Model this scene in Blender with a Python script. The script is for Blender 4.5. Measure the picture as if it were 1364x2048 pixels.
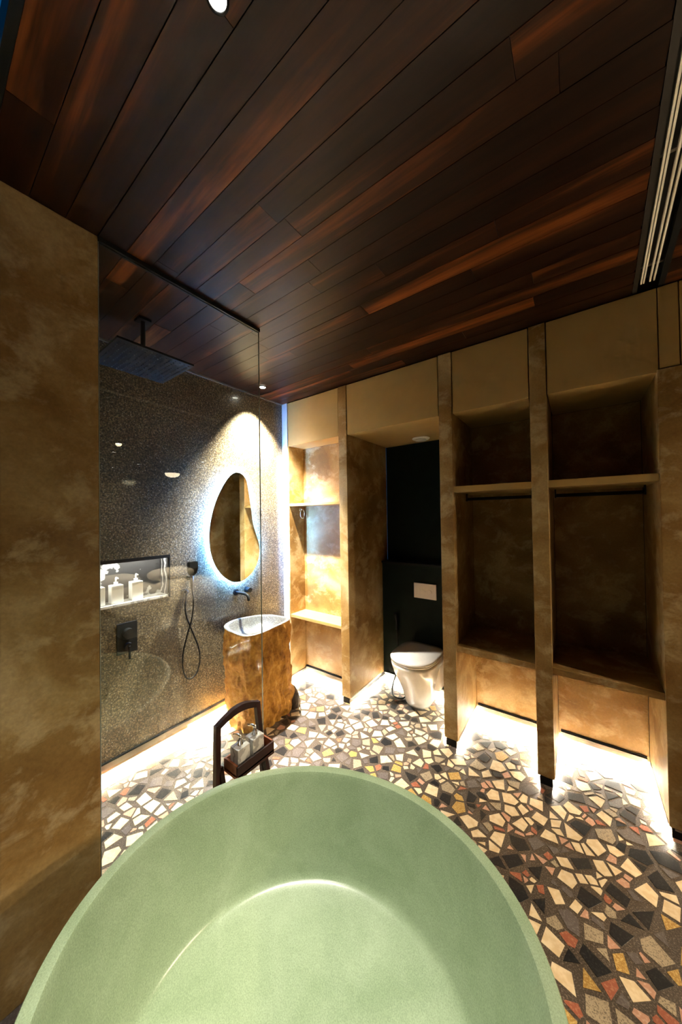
import bpy, bmesh, math, random
from mathutils import Vector, Matrix, noise

for o in list(bpy.data.objects):
    bpy.data.objects.remove(o, do_unlink=True)
scene = bpy.context.scene
COL = scene.collection

# ------------------------------------------------------------------ camera, world, exposure
CAM_H = 1.585
R_ = Vector((0.804429, 0.593871, -0.014561))
U_ = Vector((0.019186, -0.001475, 0.999815))
F_ = Vector((-0.593739, 0.804559, 0.01258))
FPX = 637.513
cam_d = bpy.data.cameras.new('camera')
cam = bpy.data.objects.new('camera', cam_d)
COL.objects.link(cam)
cam_d.sensor_fit = 'VERTICAL'
cam_d.sensor_height = 36.0
cam_d.lens = FPX * 36.0 / 2048.0
cam_d.clip_start = 0.01
cam_d.clip_end = 60
cam.matrix_world = Matrix(((R_.x, U_.x, -F_.x, 0), (R_.y, U_.y, -F_.y, 0), (R_.z, U_.z, -F_.z, CAM_H), (0, 0, 0, 1)))
scene.camera = cam

world = bpy.data.worlds.new('dusk_sky')
scene.world = world
world.use_nodes = True
bg = world.node_tree.nodes['Background']
bg.inputs[0].default_value = (0.012, 0.22, 0.62, 1)      # blue dusk outside
bg.inputs[1].default_value = 0.35

scene.view_settings.view_transform = 'Standard'
scene.view_settings.look = 'None'
scene.view_settings.exposure = -0.15
scene.view_settings.gamma = 1.0
scene.view_settings.use_curve_mapping = False
scene.cycles.use_denoising = True
scene.cycles.use_adaptive_sampling = True
scene.cycles.adaptive_threshold = 0.09
scene.cycles.adaptive_min_samples = 16
scene.cycles.max_bounces = 7
scene.cycles.diffuse_bounces = 4
scene.cycles.glossy_bounces = 3
scene.cycles.transparent_max_bounces = 8
scene.cycles.sample_clamp_indirect = 60.0
scene.cycles.blur_glossy = 0.5
scene.cycles.caustics_refractive = False

# light levels (lamps of the place, plus one added fill downlight)
LED = 800.0            # floor level LED profiles
LED_COL = (1.0, 0.93, 0.74)
HALO = 900.0           # strip behind the mirror
NICHE = 120.0
P_TUB = 660.0          # downlight above the tub
P_BASIN = 2100.0        # downlight above the basin
P_BED = 250.0          # bedroom downlights
P_FILL = 150.0        # added unseen downlight behind the viewpoint, brightens the lower pier
P_PEND = 560.0        # pendant above the bed
WARM = (1.0, 0.80, 0.54)
NEUTRAL = (1.0, 0.93, 0.80)

# ------------------------------------------------------------------ materials
def new_mat(name):
    m = bpy.data.materials.new(name)
    m.use_nodes = True
    nt = m.node_tree
    return m, nt, nt.nodes['Principled BSDF']

def nd(nt, typ, **kw):
    n = nt.nodes.new(typ)
    for k, v in kw.items():
        if k in n.inputs:
            n.inputs[k].default_value = v
        else:
            setattr(n, k, v)
    return n

def ramp(nt, fac, stops, interp='LINEAR'):
    r = nt.nodes.new('ShaderNodeValToRGB')
    r.color_ramp.interpolation = interp
    el = r.color_ramp.elements
    while len(el) > 1:
        el.remove(el[-1])
    el[0].position = stops[0][0]
    el[0].color = (*stops[0][1], 1)
    for p, c in stops[1:]:
        e = el.new(p)
        e.color = (*c, 1)
    nt.links.new(fac, r.inputs[0])
    return r.outputs[0]

def mix(nt, a, b, fac, mode='MIX'):
    m = nt.nodes.new('ShaderNodeMix')
    m.data_type = 'RGBA'
    m.blend_type = mode
    for sock, v in ((m.inputs[0], fac), (m.inputs[6], a), (m.inputs[7], b)):
        if isinstance(v, (int, float)):
            sock.default_value = v
        elif isinstance(v, tuple):
            sock.default_value = (*v, 1) if len(v) == 3 else v
        else:
            nt.links.new(v, sock)
    return m.outputs[2]

def bump(nt, b, height, strength, dist=0.002):
    n = nt.nodes.new('ShaderNodeBump')
    n.inputs['Strength'].default_value = strength
    n.inputs['Distance'].default_value = dist
    nt.links.new(height, n.inputs['Height'])
    nt.links.new(n.outputs[0], b.inputs['Normal'])

def pos(nt, scale=(1, 1, 1), kind='world'):
    if kind == 'world':
        s = nt.nodes.new('ShaderNodeNewGeometry').outputs['Position']
    else:
        s = nt.nodes.new('ShaderNodeTexCoord').outputs['Object']
    mp = nt.nodes.new('ShaderNodeMapping')
    mp.inputs['Scale'].default_value = scale
    nt.links.new(s, mp.inputs[0])
    return mp.outputs[0]

def tex_noise(nt, vec, scale, detail=4, rough=0.55, dist=0.0):
    n = nd(nt, 'ShaderNodeTexNoise', Scale=scale, Detail=detail, Roughness=rough, Distortion=dist)
    nt.links.new(vec, n.inputs['Vector'])
    return n.outputs['Fac']

def plain(name, col, rough=0.5, metal=0.0, spec=0.5, coat=0.0, grain=0.0, gscale=60):
    m, nt, b = new_mat(name)
    b.inputs['Roughness'].default_value = rough
    b.inputs['Metallic'].default_value = metal
    b.inputs['Specular IOR Level'].default_value = spec
    b.inputs['Coat Weight'].default_value = coat
    b.inputs['Coat Roughness'].default_value = 0.08
    f = tex_noise(nt, pos(nt), gscale, 3)
    d = max(grain, 0.03)
    lo = tuple(c * (1 - d) for c in col)
    hi = tuple(min(1, c * (1 + d)) for c in col)
    nt.links.new(ramp(nt, f, [(0.3, lo), (0.7, hi)]), b.inputs['Base Color'])
    return m

def plaster(name, tone=1.0):
    m, nt, b = new_mat(name)
    v = pos(nt)
    big = tex_noise(nt, v, 2.6, 6, 0.58, 0.5)
    c1 = ramp(nt, big, [(0.32, (0.20 * tone, 0.102 * tone, 0.024 * tone)), (0.46, (0.30 * tone, 0.172 * tone, 0.050 * tone)),
                        (0.56, (0.38 * tone, 0.245 * tone, 0.090 * tone)), (0.68, (0.53 * tone, 0.39 * tone, 0.20 * tone))])
    v2 = pos(nt, (1.0, 1.0, 1.25))
    v2.node.inputs['Rotation'].default_value = (0.5, 0.4, 0.3)
    tro = tex_noise(nt, v2, 6.5, 6, 0.66, 0.35)
    f2 = ramp(nt, tro, [(0.50, (0, 0, 0)), (0.62, (1, 1, 1))])
    c2 = mix(nt, c1, (0.56 * tone, 0.43 * tone, 0.235 * tone), 0.0)
    nt.links.new(nd_math(nt, f2, 0.62), c2.node.inputs[0])
    fine = tex_noise(nt, v, 90, 3)
    c3 = mix(nt, c2, ramp(nt, fine, [(0.3, (0.86, 0.86, 0.86)), (0.7, (1.1, 1.1, 1.1))]), 1.0, 'MULTIPLY')
    nt.links.new(c3, b.inputs['Base Color'])
    b.inputs['Roughness'].default_value = 0.48
    b.inputs['Specular IOR Level'].default_value = 0.4
    bump(nt, b, tro, 0.25, 0.004)
    return m

def nd_math(nt, sock, k):
    n = nt.nodes.new('ShaderNodeMath')
    n.operation = 'MULTIPLY'
    nt.links.new(sock, n.inputs[0])
    n.inputs[1].default_value = k
    return n.outputs[0]

def speckled(name, base, specks, scale=260, thr=0.60, rough=0.3, cloud=0.0, coat=0.0):
    m, nt, b = new_mat(name)
    v = pos(nt)
    f = tex_noise(nt, v, scale, 2, 0.5)
    c = ramp(nt, f, [(thr - 0.1, base), (thr, tuple(0.5 * (x + y) for x, y in zip(base, specks))), (thr + 0.08, specks)])
    if cloud:
        g = tex_noise(nt, v, 3.0, 4, 0.6, 0.6)
        c = mix(nt, c, ramp(nt, g, [(0.3, (1 - cloud,) * 3), (0.7, (1 + cloud,) * 3)]), 1.0, 'MULTIPLY')
    nt.links.new(c, b.inputs['Base Color'])
    b.inputs['Roughness'].default_value = rough
    b.inputs['Coat Weight'].default_value = coat
    b.inputs['Coat Roughness'].default_value = 0.06
    return m

def wood(name, stops, rough=0.32, coat=0.25, stretch=(1.1, 15, 15), rnd=0.5):
    m, nt, b = new_mat(name)
    oi = nt.nodes.new('ShaderNodeObjectInfo')
    tc = nt.nodes.new('ShaderNodeTexCoord').outputs['Object']
    add = nt.nodes.new('ShaderNodeVectorMath'); add.operation = 'ADD'
    sc = nt.nodes.new('ShaderNodeVectorMath'); sc.operation = 'SCALE'
    cv = nt.nodes.new('ShaderNodeCombineXYZ')
    for i in range(3):
        nt.links.new(oi.outputs['Random'], cv.inputs[i])
    nt.links.new(cv.outputs[0], sc.inputs[0]); sc.inputs['Scale'].default_value = 37.0
    nt.links.new(tc, add.inputs[0]); nt.links.new(sc.outputs[0], add.inputs[1])
    mp = nt.nodes.new('ShaderNodeMapping'); mp.inputs['Scale'].default_value = stretch
    nt.links.new(add.outputs[0], mp.inputs[0])
    f = tex_noise(nt, mp.outputs[0], 1.0, 5, 0.6, 0.35)
    fine = nd(nt, 'ShaderNodeMapping'); fine.inputs['Scale'].default_value = tuple(s * 5 for s in stretch)
    nt.links.new(add.outputs[0], fine.inputs[0])
    g = tex_noise(nt, fine.outputs[0], 1.0, 4, 0.6)
    ms = nt.nodes.new('ShaderNodeMath'); ms.operation = 'MULTIPLY_ADD'
    nt.links.new(oi.outputs['Random'], ms.inputs[0]); ms.inputs[1].default_value = rnd; ms.inputs[2].default_value = -0.5 * rnd
    ad = nt.nodes.new('ShaderNodeMath'); ad.operation = 'ADD'
    nt.links.new(f, ad.inputs[0]); nt.links.new(ms.outputs[0], ad.inputs[1])
    c = ramp(nt, ad.outputs[0], stops)
    c = mix(nt, c, ramp(nt, g, [(0.3, (0.72, 0.72, 0.72)), (0.7, (1.15, 1.15, 1.15))]), 1.0, 'MULTIPLY')
    nt.links.new(c, b.inputs['Base Color'])
    b.inputs['Roughness'].default_value = rough
    b.inputs['Coat Weight'].default_value = coat
    b.inputs['Coat Roughness'].default_value = 0.18
    b.inputs['Specular IOR Level'].default_value = 0.16
    bump(nt, b, g, 0.12, 0.001)
    return m

def marble(name, base, vein, scale=6.0, rough=0.12):
    m, nt, b = new_mat(name)
    v = pos(nt)
    w = nd(nt, 'ShaderNodeTexWave', Scale=scale, Distortion=7.0, Detail=5.0)
    w.inputs['Detail Scale'].default_value = 1.6
    nt.links.new(v, w.inputs['Vector'])
    nt.links.new(ramp(nt, w.outputs['Fac'], [(0.0, base), (0.72, base), (0.9, vein)]), b.inputs['Base Color'])
    b.inputs['Roughness'].default_value = rough
    return m

def emit(name, col, strength):
    m = bpy.data.materials.new(name)
    m.use_nodes = True
    nt = m.node_tree
    nt.nodes.remove(nt.nodes['Principled BSDF'])
    e = nt.nodes.new('ShaderNodeEmission')
    e.inputs[0].default_value = (*col, 1)
    e.inputs[1].default_value = strength
    nt.links.new(e.outputs[0], nt.nodes['Material Output'].inputs[0])
    return m

def thin_glass(name, tint=(0.94, 0.97, 0.95)):
    m = bpy.data.materials.new(name)
    m.use_nodes = True
    nt = m.node_tree
    nt.nodes.remove(nt.nodes['Principled BSDF'])
    lw = nt.nodes.new('ShaderNodeLayerWeight')
    lw.inputs['Blend'].default_value = 0.5
    p = nt.nodes.new('ShaderNodeMath'); p.operation = 'POWER'; p.inputs[1].default_value = 5.0
    nt.links.new(lw.outputs['Facing'], p.inputs[0])
    a = nt.nodes.new('ShaderNodeMath'); a.operation = 'MULTIPLY_ADD'; a.inputs[1].default_value = 0.96; a.inputs[2].default_value = 0.04
    nt.links.new(p.outputs[0], a.inputs[0])
    tr = nt.nodes.new('ShaderNodeBsdfTransparent'); tr.inputs[0].default_value = (*tint, 1)
    gl = nt.nodes.new('ShaderNodeBsdfGlossy'); gl.inputs['Roughness'].default_value = 0.0
    mx = nt.nodes.new('ShaderNodeMixShader')
    nt.links.new(a.outputs[0], mx.inputs[0]); nt.links.new(tr.outputs[0], mx.inputs[1]); nt.links.new(gl.outputs[0], mx.inputs[2])
    nt.links.new(mx.outputs[0], nt.nodes['Material Output'].inputs[0])
    return m

M = {}
M['plaster'] = plaster('golden_plaster')
M['plaster_pale'] = plaster('white_lime_plaster', 1.35)
M['laminate'] = plain('tan_laminate', (0.46, 0.300, 0.105), 0.32, grain=0.05, gscale=8)
M['white_panel'] = plain('white_lacquer', (0.72, 0.74, 0.74), 0.35)
M['green'] = plain('dark_green_render', (0.0055, 0.0105, 0.0085), 0.6, spec=0.1, grain=0.2, gscale=12)
M['black'] = plain('matt_black_metal', (0.009, 0.010, 0.011), 0.45, spec=0.15)
M['black_soft'] = plain('black_rubber', (0.015, 0.013, 0.012), 0.6)
M['aluminium'] = plain('brushed_aluminium', (0.55, 0.52, 0.48), 0.35, 1.0)
M['bronze'] = plain('grey_metal_channel', (0.16, 0.14, 0.12), 0.4, 0.8)
M['chrome'] = plain('chrome', (0.90, 0.90, 0.90), 0.22, 1.0)
M['ceramic'] = plain('white_glazed_ceramic', (0.80, 0.76, 0.70), 0.12, coat=0.6)
M['flush'] = plain('champagne_flush_plate', (0.88, 0.80, 0.72), 0.3)
M['terrazzo_wall'] = None
M['led'] = emit('warm_led', LED_COL, LED)
M['led_wall'] = emit('wall_base_led', (1.0, 0.90, 0.72), LED * 7.0)
M['led_back'] = emit('bench_led', LED_COL, LED * 5.0)
M['halo'] = emit('cool_led', (0.14, 0.40, 1.0), HALO)
M['niche_led'] = emit('niche_led', (1.0, 0.95, 0.86), NICHE)
M['lens'] = emit('downlight_lens', NEUTRAL, 40.0)
M['glass'] = thin_glass('clear_glass')
M['glass_edge'] = plain('polished_glass_edge', (0.30, 0.33, 0.30), 0.2)
M['mirror'] = plain('mirror_silver', (0.86, 0.88, 0.87), 0.015, 1.0)
M['tub'] = None
M['ceil'] = wood('dark_reddish_hardwood', [(0.22, (0.0085, 0.0033, 0.0015)), (0.45, (0.018, 0.0060, 0.0022)), (0.58, (0.030, 0.0090, 0.0028)),
                 (0.66, (0.085, 0.0235, 0.0052)), (0.82, (0.20, 0.057, 0.011))], 0.40, 0.0, (0.8, 11, 11), 0.24)
M['stool'] = wood('dark_mahogany', [(0.25, (0.010, 0.004, 0.003)), (0.5, (0.024, 0.007, 0.005)), (0.8, (0.055, 0.015, 0.008))], 0.45, 0.0, (9, 9, 9), 0.1)
M['tray_wood'] = wood('reddish_tray_wood', [(0.25, (0.14, 0.040, 0.018)), (0.5, (0.21, 0.065, 0.028)), (0.8, (0.30, 0.11, 0.05))], 0.35, 0.2, (9, 9, 9), 0.1)
M['niche_marble'] = marble('dark_veined_marble', (0.035, 0.035, 0.038), (0.42, 0.42, 0.42), 5.5, 0.32)
M['white_marble'] = marble('white_marble', (0.62, 0.61, 0.58), (0.34, 0.33, 0.32), 9.0, 0.25)
M['bottle'] = plain('white_bottle', (0.82, 0.82, 0.80), 0.3)
M['linen'] = plain('white_linen', (0.80, 0.77, 0.70), 0.8, grain=0.05, gscale=30)
M['bed_wood'] = wood('bed_oak', [(0.3, (0.10, 0.05, 0.02)), (0.7, (0.22, 0.12, 0.06))], 0.5, 0.0, (8, 2, 8), 0.1)
M['room_wall'] = plaster('unlit_bedroom_plaster', 0.3)  # plaster colour darkened to stand for an unlit bedroom

def mk_terrazzo_wall():
    m, nt, b = new_mat('charcoal_terrazzo_slab')
    v = pos(nt)
    g = tex_noise(nt, v, 2.2, 5, 0.6, 0.4)
    base = ramp(nt, g, [(0.3, (0.070, 0.054, 0.034)), (0.7, (0.130, 0.103, 0.067))])
    f = tex_noise(nt, v, 95, 4, 0.7)
    c = mix(nt, base, ramp(nt, f, [(0.36, (0.25, 0.25, 0.25)), (0.5, (0.9, 0.88, 0.84)), (0.66, (2.9, 2.75, 2.4))]), 1.0, 'MULTIPLY')
    vo = nd(nt, 'ShaderNodeTexVoronoi', Scale=60.0)
    nt.links.new(v, vo.inputs['Vector'])
    spk = ramp(nt, vo.outputs['Distance'], [(0.0, (1, 1, 1)), (0.16, (1, 1, 1)), (0.24, (0, 0, 0))])
    sel = nd(nt, 'ShaderNodeSeparateColor')
    nt.links.new(vo.outputs['Color'], sel.inputs[0])
    gt = nt.nodes.new('ShaderNodeMath'); gt.operation = 'GREATER_THAN'; gt.inputs[1].default_value = 0.72
    nt.links.new(sel.outputs[0], gt.inputs[0])
    mm = nt.nodes.new('ShaderNodeMath'); mm.operation = 'MULTIPLY'
    nt.links.new(spk, mm.inputs[0]); nt.links.new(gt.outputs[0], mm.inputs[1])
    c = mix(nt, c, (0.33, 0.30, 0.25), mm.outputs[0])
    nt.links.new(c, b.inputs['Base Color'])
    b.inputs['Roughness'].default_value = 0.30
    b.inputs['Coat Weight'].default_value = 0.35
    b.inputs['Coat Roughness'].default_value = 0.05
    return m
M['terrazzo_wall'] = mk_terrazzo_wall()

def mk_tub():
    m, nt, b = new_mat('sage_green_terrazzo')
    v = pos(nt)
    g = tex_noise(nt, v, 5, 5, 0.6, 0.6)
    base = ramp(nt, g, [(0.3, (0.170, 0.228, 0.132)), (0.7, (0.232, 0.294, 0.186))])
    f = tex_noise(nt, v, 300, 2)
    c = mix(nt, base, ramp(nt, f, [(0.3, (0.84, 0.84, 0.84)), (0.7, (1.15, 1.15, 1.15))]), 1.0, 'MULTIPLY')
    nt.links.new(c, b.inputs['Base Color'])
    b.inputs['Roughness'].default_value = 0.24
    b.inputs['Specular IOR Level'].default_value = 0.5
    return m
M['tub'] = mk_tub()

def mk_stone():
    m, nt, b = new_mat('golden_brown_rough_stone')
    v = pos(nt, (1, 1, 0.85))
    f = tex_noise(nt, v, 13, 10, 0.74, 0.3)
    c = ramp(nt, f, [(0.28, (0.075, 0.028, 0.005)), (0.43, (0.27, 0.115, 0.014)), (0.58, (0.46, 0.225, 0.035)), (0.72, (0.62, 0.40, 0.13))])
    nt.links.new(c, b.inputs['Base Color'])
    b.inputs['Roughness'].default_value = 0.7
    b.inputs['Specular IOR Level'].default_value = 0.25
    bump(nt, b, tex_noise(nt, v, 26, 7, 0.72), 1.0, 0.012)
    return m
M['stone'] = mk_stone()
M['bowl'] = speckled('grey_honed_stone', (0.075, 0.075, 0.072), (0.17, 0.17, 0.165), 120, 0.58, 0.35, 0.15)

M['matrix'] = speckled('brown_terrazzo_matrix', (0.058, 0.044, 0.033), (0.20, 0.16, 0.125), 210, 0.60, 0.34, 0.2, 0.15)
CHIP = {
    'cream': speckled('cream_chip', (0.62, 0.47, 0.28), (0.70, 0.57, 0.38), 40, 0.5, 0.30, 0.15, 0.15),
    'black': speckled('black_chip', (0.013, 0.013, 0.014), (0.04, 0.038, 0.036), 160, 0.62, 0.28, 0.1, 0.15),
    'ochre': speckled('ochre_chip', (0.36, 0.205, 0.050), (0.55, 0.38, 0.14), 190, 0.55, 0.32, 0.15, 0.15),
    'grey': speckled('mauve_grey_chip', (0.105, 0.085, 0.078), (0.17, 0.15, 0.14), 140, 0.60, 0.30, 0.15, 0.15),
    'beige': speckled('speckled_beige_chip', (0.36, 0.29, 0.195), (0.13, 0.10, 0.07), 230, 0.58, 0.32, 0.1, 0.15),
    'pink': speckled('pink_chip', (0.45, 0.245, 0.165), (0.55, 0.36, 0.27), 120, 0.6, 0.30, 0.15, 0.15),
    'red': speckled('brick_red_chip', (0.29, 0.090, 0.050), (0.40, 0.18, 0.11), 130, 0.6, 0.30, 0.15, 0.15),
}

# ------------------------------------------------------------------ object helpers
def wloc(o):
    v = Vector((0, 0, 0))
    while o is not None:
        v += o.location
        o = o.parent
    return v

def link(name, me, mat, parent=None, loc=None):
    """me holds world coordinates; loc is the object's own origin in the world."""
    if mat is not None:
        me.materials.clear()
        me.materials.append(mat)
    o = bpy.data.objects.new(name, me)
    COL.objects.link(o)
    base = wloc(parent) if parent else Vector((0, 0, 0))
    org = Vector(loc) if loc is not None else base
    if org.length > 0:
        me.transform(Matrix.Translation(-org))
    o.location = org - base
    if parent:
        o.parent = parent
    return o

def from_bm(name, bm, mat, parent=None, smooth=False, loc=None):
    bmesh.ops.recalc_face_normals(bm, faces=bm.faces)
    me = bpy.data.meshes.new(name)
    bm.to_mesh(me)
    bm.free()
    if smooth:
        for p in me.polygons:
            p.use_smooth = True
    return link(name, me, mat, parent, loc)

def bm_box(bm, x0, x1, y0, y1, z0, z1, bev=0.0):
    vs = [bm.verts.new((x, y, z)) for x in (x0, x1) for y in (y0, y1) for z in (z0, z1)]
    fs = [(0, 1, 3, 2), (4, 6, 7, 5), (0, 4, 5, 1), (2, 3, 7, 6), (0, 2, 6, 4), (1, 5, 7, 3)]
    faces = [bm.faces.new([vs[i] for i in f]) for f in fs]
    if bev:
        es = list({e for f in faces for e in f.edges})
        bmesh.ops.bevel(bm, geom=es, offset=bev, segments=2, profile=0.6, affect='EDGES')
    return vs

def box(name, x0, x1, y0, y1, z0, z1, mat, parent=None, bev=0.0, loc=None):
    bm = bmesh.new()
    bm_box(bm, x0, x1, y0, y1, z0, z1, bev)
    return from_bm(name, bm, mat, parent, False, loc)

def boxes(name, lst, mat, parent=None, bev=0.0, loc=None):
    bm = bmesh.new()
    for b in lst:
        bm_box(bm, *b, bev)
    return from_bm(name, bm, mat, parent, False, loc)

def bar(bm, p0, p1, w, d, side=Vector((0, 1, 0))):
    p0, p1 = Vector(p0), Vector(p1)
    t = (p1 - p0).normalized()
    s = (side - t * side.dot(t)).normalized()
    n = t.cross(s)
    a = [bm.verts.new(p + s * (i * w / 2) + n * (j * d / 2)) for p in (p0, p1) for i, j in ((-1, -1), (1, -1), (1, 1), (-1, 1))]
    for f in ((0, 1, 2, 3), (7, 6, 5, 4), (0, 4, 5, 1), (1, 5, 6, 2), (2, 6, 7, 3), (3, 7, 4, 0)):
        bm.faces.new([a[i] for i in f])

def tube(bm, path, r, seg=10, cap=True):
    path = [Vector(p) for p in path]
    rings = []
    n = None
    for i, p in enumerate(path):
        t = (path[min(i + 1, len(path) - 1)] - path[max(i - 1, 0)]).normalized()
        if n is None:
            n = t.orthogonal().normalized()
        else:
            n = (n - t * n.dot(t)).normalized()
        b = t.cross(n)
        rr = r[i] if isinstance(r, (list, tuple)) else r
        rings.append([bm.verts.new(p + (n * math.cos(2 * math.pi * k / seg) + b * math.sin(2 * math.pi * k / seg)) * rr) for k in range(seg)])
    for a, b in zip(rings, rings[1:]):
        for k in range(seg):
            bm.faces.new((a[k], a[(k + 1) % seg], b[(k + 1) % seg], b[k]))
    if cap:
        bm.faces.new(rings[0][::-1])
        bm.faces.new(rings[-1])

def loft(bm, rings, cap0=True, cap1=True, closed=True):
    rv = [[bm.verts.new(p) for p in r] for r in rings]
    n = len(rv[0])
    for a, b in zip(rv, rv[1:]):
        for k in range(n):
            bm.faces.new((a[k], a[(k + 1) % n], b[(k + 1) % n], b[k]))
    if cap0:
        bm.faces.new(rv[0][::-1])
    if cap1:
        bm.faces.new(rv[-1])
    return rv

def lathe(bm, cx, cy, prof, seg=32):
    rings = [[(cx + r * math.cos(2 * math.pi * k / seg), cy + r * math.sin(2 * math.pi * k / seg), z) for k in range(seg)] for r, z in prof]
    loft(bm, rings)

def catmull(pts, n=8, closed=True):
    pts = [Vector(p) for p in pts]
    out = []
    m = len(pts)
    for i in range(m if closed else m - 1):
        g = (lambda k: pts[k % m]) if closed else (lambda k: pts[min(max(k, 0), m - 1)])
        p0, p1, p2, p3 = g(i - 1), g(i), g(i + 1), g(i + 2)
        for j in range(n):
            t = j / n
            out.append(0.5 * ((2 * p1) + (p2 - p0) * t + (2 * p0 - 5 * p1 + 4 * p2 - p3) * t * t + (3 * p1 - p0 - 3 * p2 + p3) * t ** 3))
    if not closed:
        out.append(pts[-1])
    return out

def thing(name, label, cat, loc, group=None):
    o = bpy.data.objects.new(name, None)
    o.empty_display_size = 0.1
    COL.objects.link(o)
    o.location = loc
    return tag(o, label, cat, group)

def tag(o, label, cat, group=None):
    o['label'] = label
    o['category'] = cat
    if group:
        o['group'] = group
    return o

def struct(o, label=None):
    o['kind'] = 'structure'
    if label:
        o['label'] = label
    return o

def spot(name, parent, loc, power, col, angle, blend, size=0.03, target=None):
    l = bpy.data.lights.new(name, 'SPOT')
    l.energy = power
    l.color = col
    l.spot_size = math.radians(angle)
    l.spot_blend = blend
    l.shadow_soft_size = size
    o = bpy.data.objects.new(name, l)
    COL.objects.link(o)
    o.location = Vector(loc) - wloc(parent)
    if target:
        d = Vector(target) - Vector(loc)
        o.rotation_euler = d.to_track_quat('-Z', 'Y').to_euler()
    o.parent = parent
    return o

# ------------------------------------------------------------------ dimensions
H = 2.70
XA = -2.335           # terrazzo wall
YB = 2.20             # front of the joinery wall
YW = 2.70             # back of the wardrobes
Y1 = 2.41             # back of the shelf bay
YT = 2.90             # back of the toilet niche
XG = -1.50            # glass line / plaster pier face
ZL = 0.05             # underside of everything that floats above the floor LEDs
XR, YR, YBK = 5.8, 5.4, -2.4
FIN = [(-1.640, -1.555), (-0.762, -0.672), (-0.212, -0.128), (0.335, 0.500)]
ZB = 2.275            # underside of the bulkhead
SLOT = lambda y: 0.251 - 0.0449 * (2.197 - y)     # left edge of the ceiling air slot
SW = 0.118

# ------------------------------------------------------------------ floor with terrazzo chips
floor = struct(box('floor', XA - 0.1, XR, YBK, YR, -0.12, 0.0, M['matrix']), 'palladiana terrazzo floor of cream, black and red stone chips')

TC, TA, TB_, TAX = Vector((-0.583, 0.576)), 0.593, 0.516, Vector((-0.8986, -0.4387))
TAY = Vector((-TAX.y, TAX.x))
def in_tub(x, y, k=1.0):
    d = Vector((x, y)) - TC
    return (d.dot(TAX) / (TA * k)) ** 2 + (d.dot(TAY) / (TB_ * k)) ** 2 < 1

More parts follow.
